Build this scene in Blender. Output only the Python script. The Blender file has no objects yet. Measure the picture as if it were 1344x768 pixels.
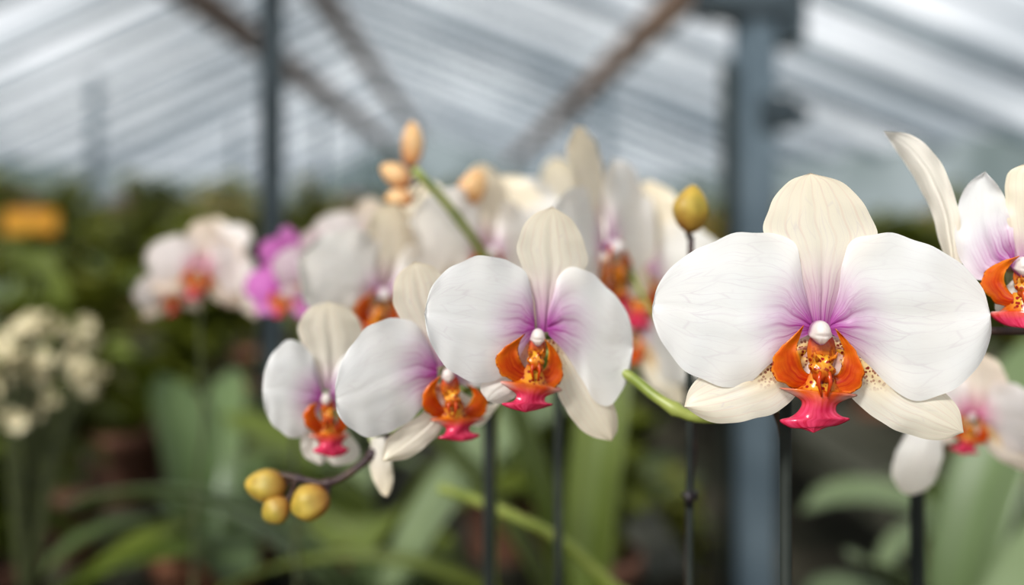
import bpy, math, random
import numpy as np
from mathutils import Vector, Matrix, Euler
random.seed(7)
sc = bpy.context.scene
COL = sc.collection
F = 35.0/36.0*1344.0
CAMZ = 1.30
HX, HY = 672.0, 268.0
try:
    sc.view_settings.view_transform = 'Standard'
    sc.view_settings.look = 'None'
except Exception: pass
try: sc.view_settings.look = 'Medium High Contrast'
except Exception as e: print('look', e)

def W(px, py, d):
    return Vector(((px-HX)/F*d, d, CAMZ-(py-HY)/F*d))

# ---------------- camera ----------------
cam = bpy.data.cameras.new("camera"); camo = bpy.data.objects.new("camera", cam); COL.objects.link(camo)
cam.lens = 35; cam.sensor_width = 36; cam.shift_y = -(384-HY)/1344.0
camo.location = (0, 0, CAMZ); camo.rotation_euler = (math.pi/2, 0, 0)
cam.clip_start = 0.01; cam.clip_end = 300
cam.dof.use_dof = True; cam.dof.focus_distance = 0.301; cam.dof.aperture_fstop = 3.6
sc.camera = camo

# ---------------- node helpers ----------------
def newmat(name):
    m = bpy.data.materials.new(name); m.use_nodes = True
    nt = m.node_tree; nt.nodes.clear()
    return m, nt
def N(nt, typ, **kw):
    n = nt.nodes.new(typ)
    for k, v in kw.items(): setattr(n, k, v)
    return n
def link(nt, a, b): nt.links.new(a, b)
def mixc(nt, fac, a, b, blend='MIX'):
    n = nt.nodes.new('ShaderNodeMix'); n.data_type = 'RGBA'; n.blend_type = blend; n.clamp_factor = True
    for idx, v in ((0, fac), (6, a), (7, b)):
        if hasattr(v, 'links'): nt.links.new(v, n.inputs[idx])
        elif idx == 0: n.inputs[0].default_value = v
        else: n.inputs[idx].default_value = (v[0], v[1], v[2], 1)
    return n.outputs[2]
def math_(nt, op, a, b=None, clamp=False):
    n = nt.nodes.new('ShaderNodeMath'); n.operation = op; n.use_clamp = clamp
    for i, v in enumerate((a, b)):
        if v is None: continue
        if hasattr(v, 'links'): nt.links.new(v, n.inputs[i])
        else: n.inputs[i].default_value = v
    return n.outputs[0]
def ramp(nt, fac, a, b):
    n = nt.nodes.new('ShaderNodeMapRange'); n.clamp = True
    nt.links.new(fac, n.inputs[0]); n.inputs[1].default_value = a; n.inputs[2].default_value = b
    return n.outputs[0]
def noise(nt, vec, scale, detail=3, rough=0.5):
    n = nt.nodes.new('ShaderNodeTexNoise'); n.inputs['Scale'].default_value = scale
    n.inputs['Detail'].default_value = detail; n.inputs['Roughness'].default_value = rough
    if vec is not None: nt.links.new(vec, n.inputs['Vector'])
    return n.outputs['Fac']
def vscale(nt, vec, s):
    n = nt.nodes.new('ShaderNodeMapping'); nt.links.new(vec, n.inputs[0]); n.inputs['Scale'].default_value = s
    return n.outputs[0]
def finish(nt, col, rough=0.5, trans=0.0, bump=None, bumps=0.1, bdist=0.001, metallic=0.0, tcol=None, coat=0):
    out = N(nt, 'ShaderNodeOutputMaterial')
    p = N(nt, 'ShaderNodeBsdfPrincipled'); p.inputs['Roughness'].default_value = rough
    p.inputs['Metallic'].default_value = metallic
    if coat: p.inputs['Coat Weight'].default_value = coat; p.inputs['Coat Roughness'].default_value = 0.2
    if hasattr(col, 'links'): link(nt, col, p.inputs['Base Color'])
    else: p.inputs['Base Color'].default_value = (*col, 1)
    if bump is not None:
        b = N(nt, 'ShaderNodeBump'); b.inputs['Strength'].default_value = bumps; b.inputs['Distance'].default_value = bdist
        link(nt, bump, b.inputs['Height']); link(nt, b.outputs[0], p.inputs['Normal'])
    if trans > 0:
        t = N(nt, 'ShaderNodeBsdfTranslucent')
        if tcol is None: tcol = col
        if hasattr(tcol, 'links'): link(nt, tcol, t.inputs[0])
        else: t.inputs[0].default_value = (*tcol, 1)
        m = N(nt, 'ShaderNodeMixShader'); m.inputs[0].default_value = trans
        link(nt, p.outputs[0], m.inputs[1]); link(nt, t.outputs[0], m.inputs[2]); link(nt, m.outputs[0], out.inputs[0])
    else: link(nt, p.outputs[0], out.inputs[0])

# ---------------- petal material ----------------
def petal_material(name, white=(0.945,0.935,0.93), cream=(0.96,0.83,0.60), mag=(0.46,0.055,0.38), veincol=(0.62,0.50,0.58)):
    m, nt = newmat(name)
    at = N(nt, 'ShaderNodeAttribute', attribute_name='pig'); sep = N(nt, 'ShaderNodeSeparateColor'); link(nt, at.outputs['Color'], sep.inputs[0])
    uv = N(nt, 'ShaderNodeUVMap', uv_map='UVMap').outputs[0]
    tc = N(nt, 'ShaderNodeTexCoord')
    big = noise(nt, tc.outputs['Object'], 45, 2)
    white2 = mixc(nt, ramp(nt, big, .35, .7), white, tuple(a*b for a,b in zip(white,(1.0,.98,.955))))
    base = mixc(nt, sep.outputs[2], white2, cream)
    nz = N(nt, 'ShaderNodeTexNoise'); nz.inputs['Scale'].default_value = 6; nz.inputs['Detail'].default_value = 4; link(nt, uv, nz.inputs['Vector'])
    add = N(nt, 'ShaderNodeVectorMath', operation='MULTIPLY_ADD'); link(nt, nz.outputs['Color'], add.inputs[0])
    add.inputs[1].default_value = (0.05, 0.08, 0); link(nt, uv, add.inputs[2])
    def veins(sx_, sy_, wdt):
        vo = N(nt, 'ShaderNodeTexVoronoi', feature='DISTANCE_TO_EDGE'); vo.inputs['Scale'].default_value = 1.0
        link(nt, vscale(nt, add.outputs[0], (sx_, sy_, 1)), vo.inputs['Vector'])
        return math_(nt, 'SUBTRACT', 1.0, ramp(nt, vo.outputs['Distance'], 0.0, wdt))
    vein = math_(nt, 'MAXIMUM', veins(17,3.4,.045), math_(nt,'MULTIPLY',veins(40,9,.07),.3))
    wv = N(nt, 'ShaderNodeTexWave', wave_type='BANDS', bands_direction='X', wave_profile='SIN')
    wv.inputs['Scale'].default_value = 2.3; wv.inputs['Distortion'].default_value = 1.6; wv.inputs['Detail'].default_value = 2; wv.inputs['Detail Scale'].default_value = 1.5
    link(nt, vscale(nt, uv, (1, 0.35, 1)), wv.inputs['Vector'])
    wl = ramp(nt, wv.outputs['Fac'], 0.86, 1.0)
    patch = noise(nt, tc.outputs['Object'], 70, 2)
    vf = math_(nt, 'MULTIPLY', vein, math_(nt, 'MULTIPLY', ramp(nt, patch, .25, .70), 0.30))
    base = mixc(nt, vf, base, veincol)
    base = mixc(nt, math_(nt, 'MULTIPLY', math_(nt, 'MULTIPLY', wl, ramp(nt, patch, .2, .6)), math_(nt, 'MULTIPLY', sep.outputs[2], 0.34)), base, (0.76,0.44,0.36))
    st = noise(nt, vscale(nt, uv, (30, 2.0, 1)), 1.0, 3)
    mf = math_(nt, 'MULTIPLY', sep.outputs[0], math_(nt, 'ADD', math_(nt, 'MULTIPLY', st, 1.2), 0.50))
    base = mixc(nt, math_(nt, 'MINIMUM', mf, 0.94), base, mag)
    base = mixc(nt, math_(nt, 'MULTIPLY', math_(nt, 'MAXIMUM', wl, math_(nt,'MULTIPLY',vein,.6)), math_(nt,'MULTIPLY',ramp(nt, sep.outputs[0], .12, .8), 0.65), True), base, (0.36,0.015,0.24))
    sp = N(nt, 'ShaderNodeTexVoronoi', feature='F1'); sp.inputs['Scale'].default_value = 850; link(nt, tc.outputs['Object'], sp.inputs['Vector'])
    spm = math_(nt, 'SUBTRACT', 1.0, ramp(nt, sp.outputs['Distance'], 0.33, 0.45))
    base = mixc(nt, sep.outputs[1], base, (0.93, 0.56, 0.05))
    base = mixc(nt, math_(nt, 'MULTIPLY', spm, ramp(nt, sep.outputs[1], 0.15, 0.5)), base, (0.28,0.02,0.01))
    st2 = noise(nt, vscale(nt, uv, (6, 2.6, 1)), 1.0, 1)
    hgt = math_(nt, 'ADD', math_(nt, 'MULTIPLY', vein, -0.06), math_(nt, 'ADD', math_(nt, 'MULTIPLY', st, .15), math_(nt, 'MULTIPLY', st2, 2.2)))
    finish(nt, base, rough=0.42, trans=0.40, bump=hgt, bumps=0.26, bdist=0.0006)
    return m
M_PETAL = petal_material("white_petal")
M_PINK = petal_material("magenta_petal", white=(0.74,0.22,0.62), cream=(0.7,0.25,0.6), mag=(0.42,0.01,0.30))
M_BLUSH = petal_material("blush_petal", white=(0.92,0.86,0.86), cream=(0.92,0.76,0.60), mag=(0.76,0.18,0.34))
M_PALEPINK = petal_material("pale_pink_petal", white=(0.91,0.80,0.85), cream=(0.90,0.76,0.74), mag=(0.65,0.14,0.48))

def lip_material():
    m, nt = newmat("orchid_lip")
    at = N(nt, 'ShaderNodeAttribute', attribute_name='pig'); sep = N(nt, 'ShaderNodeSeparateColor'); link(nt, at.outputs['Color'], sep.inputs[0])
    tc = N(nt, 'ShaderNodeTexCoord'); ob = tc.outputs['Object']
    uv = N(nt, 'ShaderNodeUVMap', uv_map='UVMap').outputs[0]
    n1 = noise(nt, ob, 260, 3)
    st = noise(nt, vscale(nt, uv, (9, 1.6, 1)), 1.0, 3)
    base = mixc(nt, ramp(nt, n1, 0.3, 0.7), (0.92,0.29,0.010), (0.85,0.15,0.006))
    base = mixc(nt, math_(nt, 'MULTIPLY', sep.outputs[0], math_(nt, 'ADD', math_(nt, 'MULTIPLY', ramp(nt, st, .35, .65), 0.55), 0.5), True), base, (0.52,0.012,0.006))
    base = mixc(nt, sep.outputs[2], base, (0.93,0.55,0.05))
    base = mixc(nt, at.outputs['Alpha'], base, (0.93,0.84,0.80))
    magc = mixc(nt, ramp(nt, st, 0.35, 0.65), (0.86,0.09,0.21), (0.62,0.008,0.06))
    base = mixc(nt, sep.outputs[1], base, magc)
    sp = N(nt, 'ShaderNodeTexVoronoi', feature='F1'); sp.inputs['Scale'].default_value = 760; link(nt, ob, sp.inputs['Vector'])
    spm = math_(nt, 'SUBTRACT', 1.0, ramp(nt, sp.outputs['Distance'], 0.34, 0.48))
    sf = math_(nt, 'MULTIPLY', spm, ramp(nt, sep.outputs[2], 0.08, 0.4))
    base = mixc(nt, sf, base, (0.38,0.008,0.006))
    finish(nt, base, rough=0.24, trans=0.26, bump=n1, bumps=0.45, bdist=0.0007, coat=0.4)
    return m
M_LIP = lip_material()

def simple(name, c1, c2, scale, rough=0.6, trans=0, bumps=0.2, bdist=0.001, metallic=0, objrand=None, coat=0, detail=4, lo=0.35, hi=0.65):
    m, nt = newmat(name); tc = N(nt, 'ShaderNodeTexCoord')
    n1 = noise(nt, tc.outputs['Object'], scale, detail)
    c = mixc(nt, ramp(nt, n1, lo, hi), c1, c2)
    if objrand:
        oi = N(nt, 'ShaderNodeObjectInfo')
        c = mixc(nt, math_(nt, 'MULTIPLY', oi.outputs['Random'], 0.75), c, objrand)
    finish(nt, c, rough, trans, bump=n1, bumps=bumps, bdist=bdist, metallic=metallic, coat=coat)
    return m
M_STEM = simple("green_stem", (0.19,0.235,0.045), (0.30,0.33,0.09), 90, 0.4)
M_MSTEM = simple("dull_green_stem", (0.05,0.06,0.03), (0.10,0.11,0.045), 90, 0.6)
M_DSTEM = simple("purple_brown_stem", (0.035,0.015,0.02), (0.10,0.06,0.04), 110, 0.5)
M_PED = simple("pale_pedicel", (0.42,0.46,0.22), (0.55,0.50,0.32), 120, 0.45, 0.1)
def bud_mat(name, c1, c2, c3):
    m, nt = newmat(name)
    at = N(nt, 'ShaderNodeAttribute', attribute_name='pig'); sep = N(nt, 'ShaderNodeSeparateColor'); link(nt, at.outputs['Color'], sep.inputs[0])
    tc = N(nt, 'ShaderNodeTexCoord'); n1 = noise(nt, tc.outputs['Object'], 110, 4); n2 = noise(nt, tc.outputs['Object'], 420, 3)
    c = mixc(nt, ramp(nt, n1, .35, .65), c1, c2)
    c = mixc(nt, math_(nt, 'MULTIPLY', sep.outputs[0], math_(nt,'ADD',n1,.35), True), c, c3)
    c = mixc(nt, math_(nt, 'MULTIPLY', ramp(nt, n2, .58, .72), .45), c, c3)
    finish(nt, c, 0.5, 0.06, bump=n2, bumps=.3, bdist=.0006)
    return m
M_BUD = bud_mat("olive_bud", (0.56,0.37,0.065), (0.36,0.28,0.05), (0.33,0.14,0.035))
M_BUDO = bud_mat("amber_bud", (0.80,0.48,0.22), (0.70,0.46,0.24), (0.48,0.15,0.05))
M_STAKE = simple("dark_stake", (0.008,0.012,0.008), (0.02,0.025,0.02), 50, 0.75)
M_CLIP = simple("black_clip", (0.01,0.01,0.011), (0.03,0.02,0.025), 90, 0.4)
M_TERRA = simple("terracotta", (0.22,0.09,0.05), (0.36,0.17,0.10), 25, 0.85, objrand=(0.18,0.10,0.08))
M_BLACKPOT = simple("dark_plastic_pot", (0.03,0.025,0.024), (0.07,0.055,0.048), 20, 0.5, objrand=(0.20,0.14,0.12))
M_BARK = simple("bark_mix", (0.05,0.025,0.015), (0.16,0.09,0.05), 120, 0.9, bumps=0.8, bdist=0.004)
M_STEEL = simple("blue_grey_steel", (0.08,0.11,0.135), (0.15,0.19,0.22), 6, 0.42, metallic=0.15)
M_STEELD = simple("dark_steel", (0.03,0.042,0.05), (0.06,0.078,0.09), 9, 0.5, metallic=0.2)
M_RUST = simple("rusty_truss", (0.11,0.07,0.05), (0.27,0.19,0.14), 5, 0.7)
M_BAR = simple("grey_rafter", (0.06,0.08,0.095), (0.11,0.14,0.16), 4, 0.6)
M_GALV = simple("galvanised_bench", (0.045,0.045,0.03), (0.10,0.095,0.07), 12, 0.7, metallic=0.1)
M_FLOOR = simple("greenhouse_floor", (0.04,0.04,0.024), (0.10,0.085,0.06), 3, 0.9, bdist=0.01)
M_SIGN = simple("orange_sign", (0.66,0.27,0.02), (0.72,0.38,0.04), 8, 0.5)
M_CREAMF = simple("cream_flower", (0.62,0.53,0.33), (0.74,0.66,0.47), 60, 0.6, 0.2)
M_YELF = simple("yellow_flower", (0.75,0.42,0.03), (0.8,0.55,0.08), 60, 0.6, 0.2)
M_MAGF = simple("magenta_flower", (0.5,0.08,0.30), (0.65,0.25,0.5), 60, 0.6, 0.2)

def leaf_material(name, c1, c2, c3, rough=0.35):
    m, nt = newmat(name); tc = N(nt, 'ShaderNodeTexCoord')
    uv = N(nt, 'ShaderNodeUVMap', uv_map='UVMap').outputs[0]
    sx = N(nt, 'ShaderNodeSeparateXYZ'); link(nt, uv, sx.inputs[0])
    n1 = noise(nt, tc.outputs['Object'], 9, 3)
    oi = N(nt, 'ShaderNodeObjectInfo')
    c = mixc(nt, ramp(nt, n1, 0.3, 0.7), c1, c2)
    c = mixc(nt, oi.outputs['Random'], c, c3)
    mid = math_(nt, 'ABSOLUTE', math_(nt, 'SUBTRACT', sx.outputs[0], 0.5))
    c = mixc(nt, math_(nt, 'MULTIPLY', math_(nt, 'SUBTRACT', 1.0, ramp(nt, mid, 0.0, 0.06)), 0.35), c, (0.2,0.3,0.1))
    st = noise(nt, vscale(nt, uv, (30, 1, 1)), 1.0, 2)
    finish(nt, c, rough, 0.24, bump=st, bumps=0.15, bdist=0.001, tcol=mixc(nt, 0.6, c, (0.30,0.36,0.03)))
    return m
M_LEAF = leaf_material("orchid_leaf", (0.06,0.095,0.015), (0.13,0.17,0.028), (0.21,0.245,0.05))
M_LEAFB = leaf_material("sage_leaf", (0.10,0.145,0.06), (0.165,0.22,0.10), (0.25,0.30,0.17))
M_LEAFD = leaf_material("dark_leaf", (0.045,0.062,0.014), (0.095,0.11,0.02), (0.18,0.17,0.035), 0.5)
M_LEAFY = leaf_material("olive_leaf", (0.19,0.195,0.018), (0.29,0.27,0.04), (0.11,0.14,0.022), 0.5)

# ---------------- mesh helpers ----------------
class MB:
    def __init__(s): s.v=[]; s.f=[]; s.uv=[]; s.pig=[]; s.mi=[]
    def grid(s, P, nu, nv, pig=None, uv=None, mi=0, close=False):
        o = len(s.v)
        for j in range(nv+1):
            for i in range(nu+1):
                t=j/nv; u=i/nu
                s.v.append(tuple(P(t,u))); s.uv.append((u,t)); s.pig.append(pig(t,u) if pig else (0,0,0,0))
        for j in range(nv):
            for i in range(nu):
                a=o+j*(nu+1)+i; s.f.append((a,a+1,a+nu+2,a+nu+1)); s.mi.append(mi)
    def tube(s, pts, rad, n=10, mi=0, pig=(0,0,0,0), cap=True):
        o=len(s.v); pts=[Vector(p) for p in pts]; m=len(pts)
        prev=None
        for j,p in enumerate(pts):
            d=(pts[min(j+1,m-1)]-pts[max(j-1,0)])
            if d.length<1e-9: d=Vector((0,0,1))
            d.normalize()
            if prev is None: a=d.orthogonal().normalized()
            else: a=(prev-d*prev.dot(d)).normalized()
            prev=a; b=d.cross(a)
            r=rad[j] if hasattr(rad,'__len__') else rad
            for i in range(n):
                th=2*math.pi*i/n; s.v.append(tuple(p+(a*math.cos(th)+b*math.sin(th))*r)); s.uv.append((i/n,j/m)); s.pig.append(pig)
        for j in range(m-1):
            for i in range(n):
                a0=o+j*n+i; a1=o+j*n+(i+1)%n; s.f.append((a0,a1,a1+n,a0+n)); s.mi.append(mi)
        if cap:
            s.f.append(tuple(o+i for i in range(n))[::-1]); s.mi.append(mi)
            s.f.append(tuple(o+(m-1)*n+i for i in range(n))); s.mi.append(mi)
    def ball(s, fn, nu=20, nv=14, mi=0, pig=None):
        o=len(s.v)
        for j in range(nv+1):
            ph=math.pi*(j/nv)
            for i in range(nu):
                th=2*math.pi*i/nu; q=Vector((math.sin(ph)*math.cos(th),math.sin(ph)*math.sin(th),math.cos(ph)))
                s.v.append(tuple(fn(q))); s.uv.append((i/nu,j/nv)); s.pig.append(pig(q) if pig else (0,0,0,0))
        for j in range(nv):
            for i in range(nu):
                a=o+j*nu+i; b=o+j*nu+(i+1)%nu; s.f.append((a,b,b+nu,a+nu)); s.mi.append(mi)
    def box(s, c, sz, mi=0):
        o=len(s.v)
        for dz in (-.5,.5):
            for dy in (-.5,.5):
                for dx in (-.5,.5):
                    s.v.append((c[0]+dx*sz[0],c[1]+dy*sz[1],c[2]+dz*sz[2])); s.uv.append((dx+.5,dz+.5)); s.pig.append((0,0,0,0))
        for f in ((0,2,3,1),(4,5,7,6),(0,1,5,4),(2,6,7,3),(0,4,6,2),(1,3,7,5)):
            s.f.append(tuple(o+k for k in f)); s.mi.append(mi)
    def lathe(s, prof, n=20, mi=0, c=(0,0,0)):
        o=len(s.v)
        for j,(r,z) in enumerate(prof):
            for i in range(n):
                th=2*math.pi*i/n; s.v.append((c[0]+r*math.cos(th),c[1]+r*math.sin(th),c[2]+z)); s.uv.append((i/n,j/len(prof))); s.pig.append((0,0,0,0))
        for j in range(len(prof)-1):
            for i in range(n):
                a=o+j*n+i; b=o+j*n+(i+1)%n; s.f.append((a,b,b+n,a+n)); s.mi.append(mi)
    def mesh(s, name, mats, smooth=True):
        me=bpy.data.meshes.new(name); me.from_pydata(s.v,[],s.f)
        if not isinstance(mats,(list,tuple)): mats=[mats]
        for m in mats: me.materials.append(m)
        ul=me.uv_layers.new(name='UVMap'); li=np.empty(len(me.loops),dtype=np.int32); me.loops.foreach_get('vertex_index',li)
        ul.data.foreach_set('uv', np.array(s.uv,dtype=np.float32)[li].ravel())
        at=me.attributes.new('pig','FLOAT_COLOR','POINT'); at.data.foreach_set('color', np.array(s.pig,dtype=np.float32).ravel())
        me.polygons.foreach_set('material_index', np.array(s.mi,dtype=np.int32))
        if smooth: me.polygons.foreach_set('use_smooth', np.ones(len(me.polygons),dtype=bool))
        me.update(); return me
def obj(name, me, parent=None, loc=(0,0,0), rot=None, label=None, cat=None, group=None, kind=None, thick=None):
    o=bpy.data.objects.new(name, me); COL.objects.link(o); o.location=loc
    if rot is not None: o.rotation_euler=rot
    if parent is not None: o.parent=parent
    if label: o["label"]=label
    if cat: o["category"]=cat
    if group: o["group"]=group
    if kind: o["kind"]=kind
    if thick:
        md=o.modifiers.new("thickness",'SOLIDIFY'); md.thickness=thick; md.offset=0
    return o
def crs(pts, n):
    P=[np.array(p,float) for p in pts]
    if len(P)==2: P=[P[0],(P[0]+P[1])/2,P[1]]
    Q=[2*P[0]-P[1]]+P+[2*P[-1]-P[-2]]
    out=[]
    for k in range(1,len(Q)-2):
        for q in np.linspace(0,1,14,endpoint=False):
            a,b,c,d=Q[k-1],Q[k],Q[k+1],Q[k+2]
            out.append(0.5*((2*b)+(-a+c)*q+(2*a-5*b+4*c-d)*q*q+(-a+3*b-3*c+d)*q**3))
    out.append(P[-1]); out=np.array(out)
    L=np.concatenate([[0],np.cumsum(np.linalg.norm(np.diff(out,axis=0),axis=1))]); t=np.linspace(0,L[-1],n)
    return np.stack([np.interp(t,L,out[:,i]) for i in range(out.shape[1])],axis=1)

def clamp(x,a=0,b=1): return max(a,min(b,x))
def patch(mb, spec, L, R, o, kind='petal', mi=0):
    nu=o.get('nu',36); nv=o.get('nv',48)
    Le=crs(L,nv+1); Re=crs(R,nv+1)
    c=spec['c']; d=spec['d']; shx,shy=spec.get('shear',(0,0))
    org=W(c[0],c[1],d); k=d/F
    d0=o.get('d0',0); dt=o.get('dt',0); bl=o.get('bulge',8); rip=o.get('rip',2.0); gro=o.get('groove',2.2); sd=o.get('seed',0)
    cup=o.get('cup',0); tl=o.get('tl',0); ple=o.get('pleat',1.1)
    base=(Le[0]+Re[0])/2; tip=(Le[-1]+Re[-1])/2; ln=np.linalg.norm(tip-base)
    pet=(kind=='petal')
    if pet:
        for j in range(1,nv):
            t=j/nv; cen=(Le[j]+Re[j])/2
            f1=1+.014*math.sin(23*t+sd)+.011*math.sin(41*t+2*sd); f2=1+.014*math.sin(21*t+3*sd)+.011*math.sin(37*t+sd)
            Le[j]=cen+(Le[j]-cen)*f1; Re[j]=cen+(Re[j]-cen)*f2
    elif kind=='lobe':
        for j in range(2,nv-1):
            t=j/nv; cen=(Le[j]+Re[j])/2
            Le[j]=cen+(Le[j]-cen)*(1+.07*math.sin(31*t+sd*2)+.05*math.sin(53*t))
    def xy(t,s):
        j=int(round(t*nv)); return Le[j]*(1-s)+Re[j]*s
    def P(t,s):
        p=xy(t,s); e=(2*s-1); sn=math.sin(math.pi*min(1,t))
        if pet: prof=0.55*(1-e*e)+0.45*(1-e**6)*0.6
        else: prof=1-e*e
        dep=d0+dt*t*t+tl*(s-.5)-bl*math.sin(math.pi*min(1,t**0.85))**0.8*prof+cup*e*e*sn
        dep+=gro*math.exp(-((s-.5)/.06)**2)*(1-t)*1.5
        if pet:
            dep+=ple*math.sin(20*s+sd*3)*(1-t)**1.8*sn*1.6
            dep+=rip*(abs(e)**2.2)*(math.sin(9*t+sd+e*1.5)+0.8*math.sin(19*t+2.1*sd+e*3)+.4*math.sin(33*t+sd))*sn**.5
            dep+=rip*0.9*math.sin(7*s+3*t+sd)*math.sin(5*t+sd)
        else:
            dep+=rip*(abs(e)**2.0)*(math.sin(8*t+sd)+0.7*math.sin(15*t+2.1*sd+e*2))*sn**.5
        dep+=rip*0.9*math.sin(5*s+4*t+sd)*t
        dep+=shx*(p[0]-c[0])+shy*(p[1]-c[1])
        return W(p[0],p[1],d+dep*k)-org
    ma,mr=o.get('mag',(0,1)); cb,ct=o.get('cream',(0,0)); ya,yr=o.get('yel',(0,1)); ys=o.get('yside',None)
    def pig(t,s):
        p=xy(t,s); r=np.linalg.norm(p-base)
        if pet:
            m=ma*clamp(1-r/mr)**1.5
            y=ya*clamp(1.2-r/yr)
            if ys is not None: y*=clamp(1-abs(s-ys)*2.2)
            return (clamp(m),clamp(y),clamp(cb*(1-t)+ct*t),0)
        if kind=='lobe':
            e=abs(2*s-1)
            return (clamp(0.95*(1-t*.9)+0.5*s*(1-t))*(1-.6*e**3),0,clamp((e-.78)*3)*.65*clamp(t*3)+clamp((t-.7)*1.2)*.25,0)
        if kind=='mid':
            e=abs(2*s-1); m=clamp((t-0.36)*5); wh=clamp(1.1-abs(t-.40)*11)*clamp((e-.5)*2.2)*.75
            return (clamp(0.6+e*.4)*(1-m)*.9,m*(1-wh*.9),clamp((0.36-t)*4)*clamp(1.2-e),wh)
        if kind=='white': return (clamp(math.sin(s*25)-.3)*.8*(1-t),0,clamp(.6-t)*.6,clamp(.35+t))
    mb.grid(P,nu,nv,pig,mi=mi)

def pedicel(o_loc, attach, r=0.0015, inv=None):
    a=Vector((0,0.004,0)) ; b=attach-o_loc
    if inv is not None: b=inv@attach
    mid=(a+b)/2+Vector((0,0.010,0.004))
    mb=MB(); pts=crs([a,mid,b],14); mb.tube(pts,[r*1.25]*3+[r]*11,9)
    return mb.mesh("pedicel",M_PED)

def flower_from(spec, plant, attach, label, mat=None):
    mat=mat or M_PETAL
    org=W(*spec['c'],spec['d'])
    fl=obj("flower",pedicel(org,attach),plant,org,label=label)
    for nm,L,R,o in spec['petals']:
        mb=MB(); patch(mb,spec,L,R,o)
        obj(nm,mb.mesh(nm,mat),fl)
    mb=MB()
    for kd,L,R,o in spec['lip']: patch(mb,spec,L,R,dict(dict(nu=16,nv=24,rip=1.2,groove=0),**o),kind=kd)
    k=spec['d']/F
    cc=spec.get('callus'); cl=spec.get('column')
    if cc:
        (x,y,w,h,dep)=cc; o0=W(x,y,spec['d']+dep*k)-org
        def fn(q):
            r=1+0.16*math.sin(9*q.x+3)*math.sin(7*q.z)+0.12*math.cos(6*math.atan2(q.z,q.x))
            return o0+Vector((q.x*w*.5*r,q.y*w*.4*r,q.z*h*.5*r))*k
        mb.ball(fn,26,18,pig=lambda q:(clamp(.7-q.z),0,clamp(.35+.5*q.z),0))
        oc=W((x+cl[0])/2,(y+cl[1])/2,spec['d']+1*k)-org; hh=abs(y-cl[1])+h*.3
        mb.ball(lambda q:oc+Vector((q.x*w*.62,q.y*w*.25,q.z*hh*.5))*k,20,14,pig=lambda q:(.75,clamp(q.z)*.7,clamp(.25-.3*q.z),0))
        for sg in (-1,1):
            mb.tube([o0+Vector((sg*w*.22,-w*.2,h*.3))*k,o0+Vector((sg*w*.42,-w*.45,h*.48))*k,o0+Vector((sg*w*.5,-w*.55,h*.66))*k],[w*.11*k,w*.07*k,w*.02*k],8,pig=(0.6,0,0.3,0))
            mb.tube([o0+Vector((sg*w*.18,-w*.25,0))*k,o0+Vector((sg*w*.26,-w*.35,-h*.45))*k,o0+Vector((sg*w*.12,-w*.35,-h*.95))*k],[w*.10*k,w*.09*k,w*.03*k],8,pig=(0.95,0,0.0,0))
    if mb.v: obj("lip",mb.mesh("lip",M_LIP),fl,thick=0.00015)
    if cl:
        (x,y,w,h,dep)=cl; w*=.78; h*=.95; o1=W(x,y,spec['d']+dep*k)-org
        mb=MB()
        def fn(q):
            taper=1-0.34*clamp(-q.z)+0.02*clamp(q.z)
            yy=q.y*w*1.0
            if q.y>0: yy*=2.0
            groove=0.12*math.exp(-((q.z+.15)/.10)**2)*clamp(-q.y)
            notch=0.24*math.exp(-((q.x)/.22)**2)*clamp(-q.z)*clamp(-q.y)
            flare=1+0.30*math.exp(-((q.z+.25)/.22)**2)*abs(q.x)
            return o1+Vector((q.x*w*.5*taper*flare,(yy*.6+(notch+groove)*w), q.z*h*.5))*k
        mb.ball(fn,30,24,pig=lambda q:(clamp(.12+1.0*(q.y+0.2)+1.1*clamp(-q.z-.4)+.25*clamp(q.z-.6)),0,0.25,0))
        obj("column",mb.mesh("column",mat),fl)
    return fl

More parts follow.
